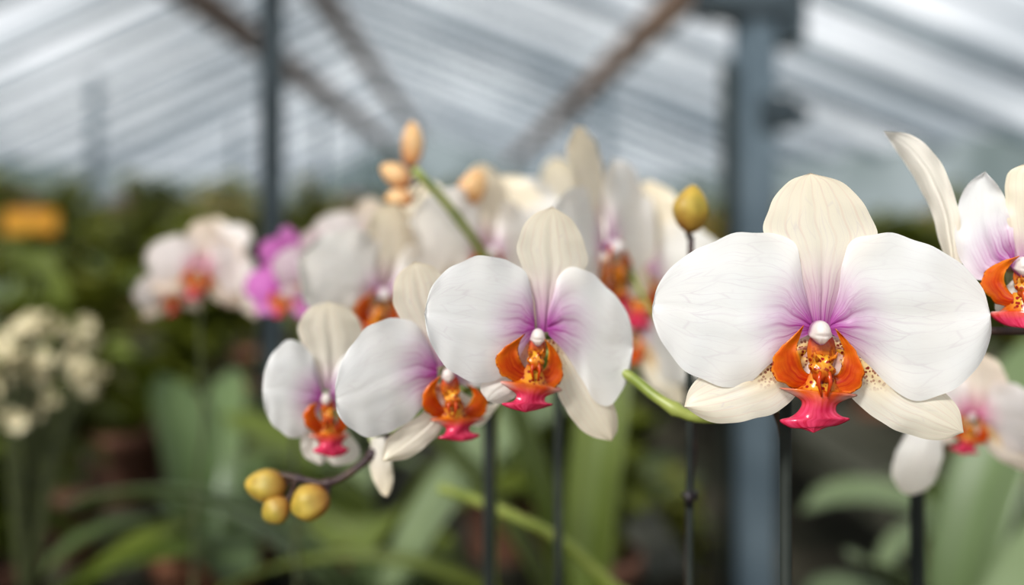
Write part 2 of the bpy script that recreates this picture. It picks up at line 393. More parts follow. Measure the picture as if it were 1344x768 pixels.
SP_MAIN=dict(c=(1078,440),d=0.300,shear=(0,0),
 petals=[
 ('dorsal_sepal',[(1064,432),(1054,390),(1034,350),(1009,320),(1003,295),(1013,264),(1036,238),(1064,227)],[(1092,432),(1104,390),(1124,350),(1145,324),(1150,304),(1136,270),(1106,240),(1064,227)],dict(d0=9,dt=3,bulge=7,mag=(.9,118),cream=(.30,.8),seed=1,rip=2.0,pleat=.7)),
 ('petal',[(1066,418),(1056,380),(1050,345),(1040,315),(1005,305),(950,311),(897,338),(866,370),(856,402)],[(1064,438),(1042,450),(1010,480),(972,507),(930,503),(893,480),(868,448),(857,420),(856,402)],dict(d0=1,dt=6,bulge=10,mag=(1.0,94),seed=2,rip=3.2)),
 ('petal',[(1090,418),(1101,380),(1106,345),(1118,315),(1155,307),(1205,315),(1255,342),(1288,375),(1300,412)],[(1090,438),(1111,452),(1145,484),(1180,518),(1222,523),(1262,505),(1290,470),(1301,440),(1300,412)],dict(d0=1,dt=6,bulge=10,mag=(1.0,94),seed=3.5,rip=3.2)),
 ('lateral_sepal',[(1066,440),(1020,445),(968,468),(920,494),(905,510),(898,534)],[(1074,476),(1056,506),(1024,538),(977,553),(932,554),(898,534)],dict(d0=10,dt=5,bulge=7,cream=(.3,.7),yel=(1.0,95),yside=.42,seed=4,pleat=.5)),
 ('lateral_sepal',[(1090,440),(1138,450),(1190,486),(1238,514),(1258,536),(1265,568)],[(1084,476),(1106,506),(1136,540),(1182,567),(1230,578),(1265,568)],dict(d0=10,dt=5,bulge=7,cream=(.3,.7),yel=(1.0,95),yside=.42,seed=5,pleat=.5)),
 ],
 lip=[
 ('white',[(1066,452),(1040,462),(1032,484),(1042,505),(1062,514)],[(1074,456),(1072,472),(1070,488),(1068,500),(1062,514)],dict(d0=4,bulge=-5)),
 ('white',[(1090,452),(1116,462),(1126,484),(1114,506),(1098,514)],[(1082,456),(1086,470),(1090,485),(1092,500),(1098,514)],dict(d0=4,bulge=-5)),
 ('lobe',[(1076,505),(1054,511),(1026,503),(1012,484),(1021,460),(1038,444),(1055,427)],[(1074,486),(1062,491),(1054,484),(1050,470),(1046,456),(1050,442),(1055,427)],dict(d0=-4,dt=-18,bulge=6,cup=-5,rip=3.2,nu=20,nv=44,seed=.5)),
 ('lobe',[(1082,505),(1106,518),(1129,508),(1134,489),(1126,466),(1114,449),(1096,431)],[(1084,488),(1096,493),(1103,486),(1106,472),(1107,459),(1102,446),(1096,431)],dict(d0=-4,dt=-18,bulge=6,cup=-5,rip=3.2,nu=20,nv=44,seed=2)),
 ('mid',[(1066,480),(1060,496),(1051,507),(1038,511),(1022,509),(1040,518),(1052,527),(1049,538),(1038,547),(1023,552),(1036,561),(1052,563),(1068,568)],[(1092,480),(1096,496),(1101,508),(1111,515),(1126,519),(1112,524),(1099,531),(1098,541),(1106,547),(1116,550),(1100,558),(1084,561),(1068,568)],dict(d0=-10,dt=-10,bulge=12,cup=4,rip=1.8,nu=26,nv=60)),
 ],
 callus=(1079,484,30,36,-16), column=(1077,437,33,34,-14))

SP_M2=dict(c=(706,442),d=0.326,shear=(0.55,0.0),
 petals=[
 ('dorsal_sepal',[(705,436),(700,392),(688,358),(679,330),(684,302),(700,282),(725,271)],[(728,436),(740,395),(760,366),(771,342),(765,313),(750,288),(725,271)],dict(d0=9,dt=3,bulge=7,mag=(.9,96),cream=(.30,.8),seed=1,pleat=.6)),
 ('petal',[(702,420),(698,385),(688,356),(662,340),(628,337),(592,350),(566,378),(557,412)],[(702,438),(690,454),(672,484),(640,502),(606,497),(578,472),(562,442),(557,412)],dict(d0=1,dt=5,bulge=9,mag=(1,72),seed=2,rip=2.8)),
 ('petal',[(718,420),(727,385),(736,358),(756,350),(785,366),(812,393),(828,424),(831,458)],[(720,440),(742,464),(760,492),(778,523),(797,533),(814,518),(826,490),(831,458)],dict(d0=1,dt=5,bulge=9,mag=(1,74),seed=3,rip=2.8)),
 ('lateral_sepal',[(716,446),(726,478),(731,512),(746,544),(772,571),(803,579)],[(738,446),(766,476),(794,508),(808,538),(811,562),(803,579)],dict(d0=12,dt=3,bulge=6,cream=(.35,.75),yel=(.6,50),yside=.3,seed=4,pleat=.5)),
 ('lateral_sepal',[(692,456),(664,480),(640,495),(630,510),(640,527)],[(700,480),(690,505),(675,522),(658,530),(640,527)],dict(d0=12,dt=3,bulge=5,cream=(.1,.3),seed=5)),
 ],
 lip=[
 ('white',[(690,450),(672,462),(670,480),(690,492)],[(708,456),(712,470),(710,484),(690,492)],dict(d0=4,bulge=-4)),
 ('lobe',[(702,494),(682,502),(661,494),(650,476),(658,459),(673,449),(689,438)],[(702,481),(693,485),(687,480),(682,469),(680,458),(683,448),(689,438)],dict(d0=-6,dt=-13,bulge=5,cup=-4,rip=2.4,seed=1)),
 ('lobe',[(702,496),(716,510),(733,506),(739,487),(734,468),(727,457),(715,445)],[(702,482),(711,486),(717,481),(719,470),(720,461),(718,454),(715,445)],dict(d0=-6,dt=-13,bulge=5,cup=-4,rip=2.4,seed=3)),
 ('mid',[(692,478),(686,490),(676,500),(656,501),(668,510),(678,518),(673,527),(658,530),(672,537),(690,541)],[(712,478),(715,490),(721,502),(738,512),(727,516),(716,521),(716,528),(726,531),(708,537),(690,541)],dict(d0=-10,dt=-8,bulge=8,cup=3,rip=1.6,nu=22,nv=44)),
 ],
 callus=(703,474,20,26,-14), column=(706,443,23,25,-10))

SP_M3=dict(c=(582,492),d=0.345,shear=(0.65,0.0),
 petals=[
 ('dorsal_sepal',[(574,482),(552,446),(526,420),(515,388),(522,361),(544,343)],[(590,478),(594,430),(592,398),(584,368),(568,350),(544,343)],dict(d0=9,dt=3,bulge=6,mag=(.6,70),cream=(.30,.8),seed=1,pleat=.6)),
 ('petal',[(574,478),(558,442),(540,422),(512,417),(480,432),(455,462),(441,500),(440,526)],[(574,496),(564,522),(545,546),(518,565),(488,574),(460,563),(444,545),(440,526)],dict(d0=1,dt=5,bulge=9,mag=(1,70),seed=2,rip=2.8)),
 ('petal',[(588,480),(596,452),(610,440),(635,448),(655,475)],[(590,494),(608,506),(630,508),(648,498),(655,475)],dict(d0=1,dt=5,bulge=7,mag=(.95,42),seed=3)),
 ('lateral_sepal',[(573,500),(558,538),(528,560),(506,580),(502,606)],[(590,512),(585,550),(568,578),(535,602),(502,606)],dict(d0=12,dt=3,bulge=5,cream=(.3,.7),yel=(.5,40),yside=.5,seed=4,pleat=.5)),
 ('lateral_sepal',[(596,505),(615,520),(640,530),(660,525)],[(592,515),(605,545),(630,560),(660,525)],dict(d0=12,dt=3,bulge=5,cream=(.3,.5),seed=6)),
 ],
 lip=[
 ('white',[(572,505),(560,520),(565,540),(590,548)],[(595,505),(600,520),(600,535),(590,548)],dict(d0=4,bulge=-4)),
 ('lobe',[(593,542),(576,548),(559,541),(554,524),(559,510),(568,501),(579,493)],[(593,532),(585,535),(578,530),(573,520),(571,511),(574,502),(579,493)],dict(d0=-6,dt=-11,bulge=5,cup=-3,rip=2)),
 ('lobe',[(594,544),(611,552),(630,549),(640,534),(637,521),(627,512),(613,504)],[(594,532),(606,537),(614,532),(619,524),(621,518),(618,511),(613,504)],dict(d0=-6,dt=-11,bulge=5,cup=-3,rip=2)),
 ('mid',[(584,526),(582,538),(578,547),(564,551),(578,557),(586,563),(582,571),(574,575),(592,578),(608,579)],[(606,526),(612,538),(620,546),(638,550),(626,554),(616,561),(619,568),(630,571),(620,577),(608,579)],dict(d0=-10,dt=-10,bulge=7,cup=4,rip=1.4,nu=18,nv=36)),
 ],
 callus=(594,524,20,22,-14), column=(588,493,20,21,-10))

SP_M4=dict(c=(428,526),d=0.374,shear=(0.6,0.0),
 petals=[
 ('dorsal_sepal',[(425,512),(412,480),(395,450),(392,424),(407,404),(431,396)],[(440,510),(462,475),(475,450),(474,426),(458,405),(431,396)],dict(d0=9,dt=3,bulge=6,mag=(.5,45),cream=(.30,.8),seed=1)),
 ('petal',[(423,512),(414,480),(404,458),(384,446),(362,458),(348,484),(344,512)],[(424,530),(412,553),(398,570),(382,575),(362,562),(348,540),(344,512)],dict(d0=1,dt=5,bulge=7,mag=(1,54),seed=2)),
 ('petal',[(433,514),(440,485),(452,466),(472,460),(492,480),(498,505)],[(434,532),(452,548),(472,552),(490,538),(498,505)],dict(d0=1,dt=5,bulge=7,mag=(.9,46),seed=3)),
 ('lateral_sepal',[(418,540),(402,562),(394,580),(400,600),(420,611)],[(432,550),(430,580),(429,600),(426,608),(420,611)],dict(d0=12,dt=3,bulge=5,cream=(.2,.3),seed=4)),
 ('lateral_sepal',[(434,540),(455,565),(472,588),(466,606),(440,612)],[(430,550),(427,580),(427,600),(432,608),(440,612)],dict(d0=11,dt=3,bulge=5,cream=(.2,.3),seed=6)),
 ],
 lip=[
 ('lobe',[(430,560),(417,569),(403,561),(398,546),(403,536),(410,531),(418,529)],[(431,551),(423,555),(417,549),(414,542),(414,537),(415,533),(418,529)],dict(d0=-8,dt=-8,bulge=5,cup=-3)),
 ('lobe',[(432,560),(442,571),(453,565),(456,552),(453,544),(448,540),(441,536)],[(432,551),(439,557),(443,552),(445,548),(444,544),(443,540),(441,536)],dict(d0=-8,dt=-8,bulge=5,cup=-3)),
 ('mid',[(424,548),(420,560),(416,569),(404,572),(416,578),(420,585),(410,592),(424,597),(438,600)],[(438,548),(442,560),(448,568),(460,570),(452,577),(448,585),(458,590),(450,597),(438,600)],dict(d0=-10,dt=-8,bulge=5,cup=3,nu=18,nv=30)),
 ],
 callus=(431,546,15,18,-12), column=(428,524,16,17,-8))

SP_M8=dict(c=(1335,350),d=0.312,shear=(-0.45,0.0),
 petals=[
 ('lateral_sepal',[(1262,352),(1262,300),(1251,250),(1230,206),(1198,178),(1159,172)],[(1242,346),(1232,315),(1222,278),(1202,238),(1180,203),(1159,172)],dict(d0=10,dt=-4,bulge=8,cream=(.6,.3),seed=1,tl=16,rip=3,pleat=0)),
 ('petal',[(1324,352),(1288,368),(1266,352),(1254,318),(1258,268),(1272,240),(1293,225)],[(1332,342),(1331,310),(1324,280),(1313,248),(1293,225)],dict(d0=0,dt=4,bulge=-8,mag=(1,80),seed=2,rip=3)),
 ('dorsal_sepal',[(1336,350),(1326,315),(1319,270),(1323,228),(1352,212)],[(1360,350),(1385,310),(1390,250),(1375,222),(1352,212)],dict(d0=9,dt=3,bulge=6,mag=(.8,60),cream=(.5,.9),seed=3)),
 ('petal',[(1350,342),(1380,300),(1425,290),(1470,320),(1490,365)],[(1350,358),(1380,405),(1425,430),(1470,410),(1490,365)],dict(d0=1,dt=5,bulge=9,mag=(.9,60),seed=4)),
 ('lateral_sepal',[(1335,362),(1312,385),(1306,405),(1322,425)],[(1352,368),(1358,395),(1350,418),(1322,425)],dict(d0=12,dt=3,bulge=5,cream=(.2,.5),seed=5)),
 ],
 lip=[
 ('lobe',[(1340,396),(1320,402),(1302,394),(1287,374),(1293,357),(1310,345),(1338,336)],[(1342,388),(1331,388),(1323,380),(1318,368),(1320,357),(1328,346),(1338,336)],dict(d0=-8,dt=-10,bulge=6,cup=-3,rip=2)),
 ('mid',[(1330,384),(1322,398),(1312,408),(1299,410),(1306,420),(1322,428),(1345,431)],[(1352,384),(1362,398),(1375,408),(1384,412),(1378,420),(1365,428),(1345,431)],dict(d0=-10,dt=-8,bulge=7,cup=4,rip=1.5)),
 ],
 callus=(1345,378,22,26,-14), column=(1342,350,24,28,-10))

TPL={}
def build_tpl(mat,key,mg=1.0):
    s=SP_MAIN; L=[]
    for nm,a,b,o in s['petals']:
        mb=MB(); oo=dict(o); oo['nu']=18; oo['nv']=24; oo['rip']=oo.get('rip',2)*2.4
        if 'mag' in oo: oo['mag']=(oo['mag'][0]*mg,oo['mag'][1]*(.5+.5*mg))
        c0,c1=oo.get('cream',(0,0)); oo['cream']=(c0+.14,min(1,c1+.2))
        patch(mb,s,a,b,oo); L.append((nm,mb.mesh(nm,mat),None))
    mb=MB()
    for kd,a,b,o in s['lip']: patch(mb,s,a,b,dict(dict(rip=.6,groove=0),**dict(o,nu=10,nv=30)),kind=kd)
    k=s['d']/F; org=W(*s['c'],s['d']); (x,y,w,h,dep)=s['callus']; o0=W(x,y,s['d']+dep*k)-org
    mb.ball(lambda q:o0+Vector((q.x*w*.5,q.y*w*.4,q.z*h*.5))*k,14,10,pig=lambda q:(0.6,0,0.45,0))
    L.append(('lip',mb.mesh('lip',M_LIP),0.0002))
    (x,y,w,h,dep)=s['column']; w*=.75; h*=.85; o1=W(x,y,s['d']+dep*k)-org; mb=MB()
    mb.ball(lambda q:o1+Vector((q.x*w*.5,q.y*w*.8,q.z*h*.5))*k,14,10,pig=lambda q:(clamp(.25+0.9*(q.y+0.1)),0,0.1,0))
    L.append(('column',mb.mesh('column',mat),None))
    TPL[key]=L
build_tpl(M_PETAL,'white',.6); build_tpl(M_PINK,'pink'); build_tpl(M_BLUSH,'blush',.9); build_tpl(M_PALEPINK,'pale')
def tflower(plant,px,py,d,width,yaw,pitch,roll,attach,label,key='white'):
    s=(width*d)/(443*0.30); loc=W(px,py,d)
    R=Euler((math.radians(pitch),math.radians(roll),math.radians(yaw)),'XYZ')
    Mx=Matrix.Translation(loc)@R.to_matrix().to_4x4()@Matrix.Scale(s,4)
    fl=obj("flower",pedicel(loc,attach,0.0015,Mx.inverted()),plant,label=label)
    fl.matrix_basis=Mx
    for nm,me,th in TPL[key]: obj(nm,me,fl,thick=th)
    return fl

def bud(parent,px,py,d,w,h,tilt,attach,mat=None,label=None):
    mat=mat or M_BUD; c=W(px,py,d); k=d/F; mb=MB()
    R=Matrix.Rotation(math.radians(tilt),3,'Y')
    ph=px*.37
    def fn(q):
        th=math.atan2(q.y,q.x); r=1+0.07*math.cos(3*th+.6)+0.03*math.cos(6*th+ph)+.03*math.sin(4*q.z+ph)
        zz=q.z; tp=1-0.34*clamp(zz)**2
        return R@Vector((q.x*w*.5*r*tp+.06*w*zz*zz*math.sin(ph),q.y*w*.5*r*tp,zz*h*.53))*k
    mb.ball(fn,36,26,pig=lambda q:(clamp(-q.z*.9)+clamp(math.cos(3*math.atan2(q.y,q.x)+.6)*.5-.15),0,0,0))
    o=obj("bud",mb.mesh("bud",mat),parent,c,label=label)
    mb=MB(); b=attach-c; a=(R@Vector((0,0,-h*.46)))*k
    mb.tube(crs([a,(a+b)/2+Vector((0,0.001,-.001)),b],8),w*.09*k,8)
    obj("bud_stalk",mb.mesh("bud_stalk",M_DSTEM),o)
    return o

def stem(parent,pts,r0,r1,mat,name="flower_stem",nodes=(),rootloc=Vector((0,0,0)),n=60):
    P=crs([Vector(p) for p in pts],n)
    rad=[]
    for i in range(n):
        t=i/(n-1); r=r0*(1-t)+r1*t
        for q in nodes: r*=1+0.45*math.exp(-((t-q)/.012)**2)
        rad.append(r)
    mb=MB(); mb.tube([Vector(p)-rootloc for p in P],rad,12)
    return obj(name,mb.mesh(name,mat),parent)

def leaf_into(mb,az,ln,wd,th0,bend,z0=0.0,r0=0.0,mi=0,nu=8,nv=14,twist=0,fold=.25,c=(0,0)):
    ca,sa=math.cos(az),math.sin(az); n=nv; r=r0; z=z0; C=[(r,z)]
    for j in range(n):
        th=th0-bend*((j+.5)/n); r+=math.cos(th)*ln/n; z+=math.sin(th)*ln/n; C.append((r,z))
    def P(t,s):
        j=int(round(t*n)); rr,zz=C[j]; th=th0-bend*t
        w=wd*.5*(0.35+0.65*math.sin(math.pi*min(1,(t+.12)**.9*.62+.1)))*(1-clamp((t-.72)/.28)**2.2)**.5
        e=2*s-1; x=w*e; up=fold*abs(x)
        tw=twist*t
        xo=x*math.cos(tw); up+=x*math.sin(tw)
        rr2=rr-math.sin(th)*up; zz2=zz+math.cos(th)*up
        return (c[0]+ca*rr2-sa*xo, c[1]+sa*rr2+ca*xo, zz2)
    mb.grid(P,nu,nv,mi=mi)
def pot_into(mb,r,h,mi=0,mi2=1,c=(0,0,0),n=24):
    mb.lathe([(0.001,0),(r*.70,0),(r*.72,.002),(r*.94,h*.80),(r*1.04,h*.81),(r*1.06,h*.98),(r*1.04,h),(r*.96,h),(r*.94,h*.9)],n,mi,c)
    mb.lathe([(r*.95,h*.9),(r*.5,h*.93),(0.001,h*.95)],n,mi2,c)
BENCH=0.78
def make_plant(name,label,cat,loc,potmat=None,nleaf=5,ln=.2,wd=.06,seed=1,leafmat=None,r=.06,h=.11,group=None):
    rr=random.Random(seed)
    root=bpy.data.objects.new(name,None); COL.objects.link(root); root.empty_display_size=.05; root.location=loc
    root["label"]=label; root["category"]=cat
    if group: root["group"]=group
    mb=MB(); pot_into(mb,r,h); obj("pot",mb.mesh("pot",[potmat or M_BLACKPOT,M_BARK]),root)
    for i in range(nleaf):
        mb=MB(); az=i*math.pi*(0.94)+rr.uniform(-.3,.3)+seed
        leaf_into(mb,az,ln*rr.uniform(.8,1.15),wd*rr.uniform(.85,1.15),rr.uniform(.6,1.15),rr.uniform(.5,1.3),z0=h*.93,r0=.004)
        obj("leaf",mb.mesh("leaf",leafmat or M_LEAF),root,thick=.0012)
    return root
def add_flower_spec(plant,*a,**k):
    o=flower_from(a[0],plant,*a[1:],**k); o.location=Vector(o.location)-plant.location; return o
def add_tf(plant,*a,**k):
    o=tflower(plant,*a,**k); o.matrix_basis=Matrix.Translation(-plant.location)@o.matrix_basis; return o
def add_bud(plant,*a,**k):
    o=bud(plant,*a,**k); o.location=Vector(o.location)-plant.location; return o
def add_stem(plant,pts,*a,**k):
    return stem(plant,pts,*a,rootloc=Vector(plant.location),**k)
def vertical_stake(plant,px,d,ytop,r,zb=None,lean=0,clips=()):
    top=W(px,ytop,d); zb=plant.location.z+.09
    loc=plant.location
    bot=Vector((top.x-lean,top.y,zb)); mb=MB(); mb.tube([bot-loc,(bot+top)/2-loc,top-loc],r,10)
    st=obj("support_stake",mb.mesh("support_stake",M_STAKE),plant)
    for cy in clips:
        c=W(px,cy,d)-loc; mb=MB()
        pts=[c+Vector((math.cos(a)*r*1.6,math.sin(a)*r*1.6,0.0005*a)) for a in np.linspace(0.2,5.9,18)]
        mb.tube(pts,r*.6,6); mb.box(c+Vector((-r*.5,-r*1.8,.001)),(r*2.0,r*1.2,.005))
        obj("plant_clip",mb.mesh("plant_clip",M_CLIP),plant)
    return st

# ---------- plant A : the arching spike ----------
pA=make_plant("potted_orchid","white moth orchid with arching flower spike in dark pot on bench","orchid",(0.115,0.275,BENCH),seed=3,nleaf=3,ln=.10,wd=.045,r=.055)
add_stem(pA,[Vector((0.092,0.32,BENCH+.09)),W(1033,900,.341),W(1032,750,.341),W(1031,640,.340),W(1030,575,.338),W(1018,535,.336),W(990,532,.333),W(955,546,.3305)],0.0019,0.0020,M_DSTEM)
add_stem(pA,[W(960,545,.3305),W(940,548,.330),W(903,545,.330),W(862,522,.334),W(820,490,.342),W(760,468,.352),W(690,468,.360),W(620,505,.366),W(560,545,.372),W(515,574,.3755)],0.0020,0.0014,M_STEM,nodes=(.14,.32,.6,.8))
mbx=MB(); P=crs([W(520,572,.3755),W(500,584,.3758),W(470,613,.3735),W(432,634,.3715),W(400,630,.3735),W(366,622,.3755)],40)
mbx.tube([Vector(p)-pA.location for p in P],[0.00165*(1-.35*i/39)*(1+.5*math.exp(-((i-9)/1.2)**2)+.5*math.exp(-((i-24)/1.2)**2)+.4*math.exp(-((i-33)/1.2)**2)) for i in range(40)],12)
obj("flower_stem",mbx.mesh("flower_stem",M_DSTEM),pA,label="purple-brown tip of the flower stem")
add_flower_spec(pA,SP_MAIN,W(1025,540,.335),"large open white orchid bloom with orange and magenta lip")
add_flower_spec(pA,SP_M2,W(745,468,.353),"white orchid bloom turned aside with orange lip")
add_flower_spec(pA,SP_M3,W(615,508,.366),"white orchid bloom with cream upper sepal, turned aside")
add_flower_spec(pA,SP_M4,W(495,590,.377),"smaller white orchid bloom near the tip of the spike")
mb=MB(); patch(mb,dict(c=(498,610),d=.374,shear=(0,0)),[(488,574),(484,600),(488,625),(500,648),(509,652)],[(505,574),(512,598),(516,620),(515,640),(509,652)],dict(bulge=4,cream=(.3,.9),nu=12,nv=18))
o=obj("bract",mb.mesh("bract",M_PETAL),pA,W(498,610,.374)-pA.location,label="cream pointed bract hanging from stem")
add_bud(pA,349,637,.374,42,52,-82,W(382,622,.375),label="olive yellow bud")
add_bud(pA,363,670,.371,36,38,-130,W(388,630,.373),label="small green-yellow bud")
add_bud(pA,407,660,.368,47,50,-110,W(430,634,.372),label="olive yellow bud")
vertical_stake(pA,1031,.325,500,.0020)

# ---------- plant B ----------
pB=make_plant("potted_orchid","white moth orchid with a yellow bud on a staked stem","orchid",(0.085,0.425,BENCH),seed=5,nleaf=3,ln=.10,wd=.045)
vertical_stake(pB,905,.385,345,.0015,clips=(655,))
add_stem(pB,[Vector((.072,.40,BENCH+.1)),W(903,740,.388),W(909,600,.388),W(903,450,.390),W(906,370,.388),W(907,310,.385)],0.0014,0.0012,M_DSTEM,nodes=(.35,.6,.8))
add_bud(pB,905,274,.383,45,60,4,W(907,312,.385),label="ochre olive bud standing upright")
add_stem(pB,[W(905,470,.39),W(880,440,.42),W(850,400,.455),W(825,350,.475)],0.0012,0.001,M_STEM)
add_tf(pB,797,328,.465,350,62,-4,-16,W(835,370,.475),"white orchid bloom with tall cream sepal, side on")
add_tf(pB,848,362,.53,260,-40,6,8,W(850,400,.54),"white orchid bloom behind the others")
add_tf(pB,832,435,.54,220,-35,0,20,W(850,402,.545),"white orchid bloom behind the others")
add_tf(pB,738,312,.60,230,30,-10,10,W(842,402,.60),"cream white orchid bloom behind the others")

# ---------- plant C ----------
pC=make_plant("potted_orchid","white moth orchid with amber buds at stem tip","orchid",(-0.045,0.51,BENCH),seed=8,nleaf=4,ln=.12,wd=.05)
vertical_stake(pC,642,.49,420,.0031)
vertical_stake(pC,733,.48,470,.0022)
add_stem(pC,[Vector((-.012,.50,BENCH+.1)),W(648,600,.495),W(650,450,.495),W(640,350,.49),W(600,285,.475),W(565,245,.465),W(543,222,.46)],0.0024,0.0021,M_STEM,nodes=(.5,.7,.85))
add_bud(pC,541,190,.50,28,58,3,W(545,228,.49),M_BUDO,label="slender peach amber bud")
add_bud(pC,520,230,.49,30,44,-55,W(548,240,.475),M_BUDO,label="amber bud")
add_bud(pC,524,260,.485,24,36,-85,W(552,248,.472),M_BUDO,label="ochre bud")
add_bud(pC,619,246,.50,36,50,30,W(600,284,.485),M_BUDO,label="amber bud")
add_tf(pC,500,388,.47,255,40,4,12,W(600,400,.49),"white orchid bloom with red lip, half turned")
add_tf(pC,640,335,.50,260,44,-8,10,W(640,380,.505),"white orchid bloom facing aside")
add_tf(pC,600,445,.46,200,60,8,0,W(650,440,.494),"white orchid bloom low on the stem")
add_tf(pC,690,350,.56,260,-28,6,-14,W(645,380,.53),"white orchid bloom behind the others")
add_tf(pC,570,345,.58,230,-20,6,-10,W(620,360,.55),"white orchid bloom behind the others")
add_tf(pC,478,330,.62,150,25,0,14,W(640,350,.55),"pale peach orchid bloom behind the others",key='blush')

# ---------- plant D ----------
pD=make_plant("potted_orchid","white moth orchid bloom cluster on dark stem","orchid",(0.27,0.30,BENCH),seed=11,nleaf=3,ln=.10,wd=.045)
add_stem(pD,[Vector((.26,.32,BENCH+.1)),Vector((.24,.33,1.12)),W(1560,520,.335),W(1480,440,.335),W(1400,434,.333),W(1340,435,.332),W(1285,434,.332)],0.002,0.0013,M_DSTEM,nodes=(.8,))
add_flower_spec(pD,SP_M8,W(1370,434,.333),"white orchid bloom with long curled sepal and orange lip")

# ---------- plant E ----------
pE=make_plant("potted_orchid","blush white moth orchid on a dark stake","orchid",(0.225,0.465,BENCH),seed=14,nleaf=3,ln=.10,wd=.045)
vertical_stake(pE,1203,.44,560,.0028)
add_stem(pE,[Vector((.19,.45,BENCH+.1)),W(1210,700,.446),W(1215,620,.446),W(1245,570,.446),W(1290,545,.45)],0.0017,0.0013,M_MSTEM)
add_tf(pE,1278,548,.43,180,-25,4,8,W(1290,545,.45),"white orchid bloom with orange-pink lip",key='blush')
mb=MB(); patch(mb,dict(c=(1203,600),d=.42,shear=(0,0)),[(1195,560),(1178,590),(1170,620),(1182,645),(1198,650)],[(1232,560),(1238,590),(1232,620),(1218,642),(1198,650)],dict(bulge=10,cream=(.1,.4),nu=12,nv=18))
obj("hanging_petal",mb.mesh("hanging_petal",M_PETAL),pE,W(1203,600,.42)-pE.location)

# ---------- plant F, G ----------
pF=make_plant("potted_orchid","small blush white moth orchid in bloom","orchid",(-0.23,0.68,BENCH),seed=17,nleaf=4,ln=.14,wd=.05)
add_stem(pF,[Vector((-.215,.66,BENCH+.1)),W(258,650,.67),W(268,560,.67),W(262,430,.67),W(275,370,.665)],0.0014,0.0012,M_MSTEM)
add_tf(pF,262,355,.66,140,25,0,8,W(275,380,.665),"blush white orchid bloom with red lip",key='blush')
add_tf(pF,300,368,.68,125,-35,10,14,W(275,385,.666),"blush white orchid bloom",key='blush')
add_tf(pF,226,384,.67,105,45,5,-10,W(265,390,.666),"blush white orchid bloom",key='blush')
add_tf(pF,284,330,.70,105,-15,-20,-20,W(275,375,.668),"blush white orchid bloom turned upward",key='blush')
pG=make_plant("potted_orchid","pink and magenta moth orchid in bloom","orchid",(-0.135,0.64,BENCH),seed=19,nleaf=3,ln=.12,wd=.05,r=.045)
add_stem(pG,[Vector((-.13,.63,BENCH+.1)),W(385,560,.60),W(390,420,.60)],0.002,0.0013,M_MSTEM)
add_tf(pG,412,358,.58,120,40,0,0,W(390,420,.60),"pale pink orchid bloom",key='pale')
add_tf(pG,370,385,.585,115,-20,0,0,W(388,430,.60),"vivid magenta orchid bloom",key='pink')
add_tf(pG,378,335,.595,80,30,0,0,W(388,430,.60),"vivid magenta orchid bloom",key='pink')

# ---------------- greenhouse ----------------
ANG=math.radians(2.6); RZ=Matrix.Rotation(ANG,3,'Z')
def G(x,y,z): return RZ@Vector((x,y,z))
def gobj(name,mb,mats,smooth=False,**k):
    o=obj(name,mb.mesh(name,mats,smooth),rot=(0,0,ANG),**k); return o
Y0,Y1=-6,58
mb=MB(); mb.box((0,26,-.05),(60,80,.1)); gobj("floor",mb,M_FLOOR,kind="structure",label="dark earthy greenhouse floor")
def roof_mat():
    m,nt=newmat("greenhouse_glazing"); tc=N(nt,'ShaderNodeTexCoord'); ob=tc.outputs['Object']
    sx=N(nt,'ShaderNodeSeparateXYZ'); link(nt,ob,sx.inputs[0])
    yy=math_(nt,'MULTIPLY',sx.outputs[1],1/1.0); fr=math_(nt,'FRACT',yy); fl=math_(nt,'FLOOR',yy)
    wn=N(nt,'ShaderNodeTexWhiteNoise',noise_dimensions='1D'); link(nt,fl,wn.inputs['W'])
    n1=noise(nt,vscale(nt,ob,(.28,.13,.3)),1.0,3)
    bright=math_(nt,'ADD',math_(nt,'MULTIPLY',wn.outputs[0],0.42),math_(nt,'MULTIPLY',n1,1.05))
    c=mixc(nt,ramp(nt,bright,0.46,1.02),(0.29,0.325,0.35),(0.96,0.965,0.97))
    bar=math_(nt,'LESS_THAN',fr,0.16)
    c=mixc(nt,math_(nt,'MULTIPLY',bar,0.75),c,(0.14,0.165,0.185))
    t=N(nt,'ShaderNodeBsdfTransparent'); link(nt,c,t.inputs[0]); out=N(nt,'ShaderNodeOutputMaterial'); link(nt,t.outputs[0],out.inputs[0])
    return m
def wall_mat():
    m,nt=newmat("greenhouse_wall_glazing"); tc=N(nt,'ShaderNodeTexCoord'); ob=tc.outputs['Object']
    n1=noise(nt,ob,.35,3); c=mixc(nt,ramp(nt,n1,.35,.65),(0.14,0.175,0.165),(0.32,0.36,0.36))
    t=N(nt,'ShaderNodeBsdfTransparent'); link(nt,c,t.inputs[0]); out=N(nt,'ShaderNodeOutputMaterial'); link(nt,t.outputs[0],out.inputs[0])
    return m
MR=roof_mat(); MW=wall_mat()
RX,RH=-2.6,CAMZ+4.3
EV={-1:(-9.8,CAMZ+.95),1:(6.4,CAMZ+.85)}
mb=MB()
for sg in (-1,1):
    ex,eh=EV[sg]
    o=len(mb.v); mb.v+=[(RX,Y0,RH),(RX,Y1,RH),(ex,Y1,eh),(ex,Y0,eh)]; mb.uv+=[(0,0)]*4; mb.pig+=[(0,0,0,0)]*4; mb.f.append((o,o+1,o+2,o+3)); mb.mi.append(0)
gobj("ceiling",mb,MR,kind="structure",label="pitched greenhouse roof of pale frosted glazing")
def quad(name,pts,mat,label):
    mb=MB(); mb.v=pts; mb.uv=[(0,0)]*len(pts); mb.pig=[(0,0,0,0)]*len(pts); mb.f=[tuple(range(len(pts)))]; mb.mi=[0]
    return gobj(name,mb,mat,kind="structure",label=label)
(lx,lh),(rx,rh)=EV[-1],EV[1]
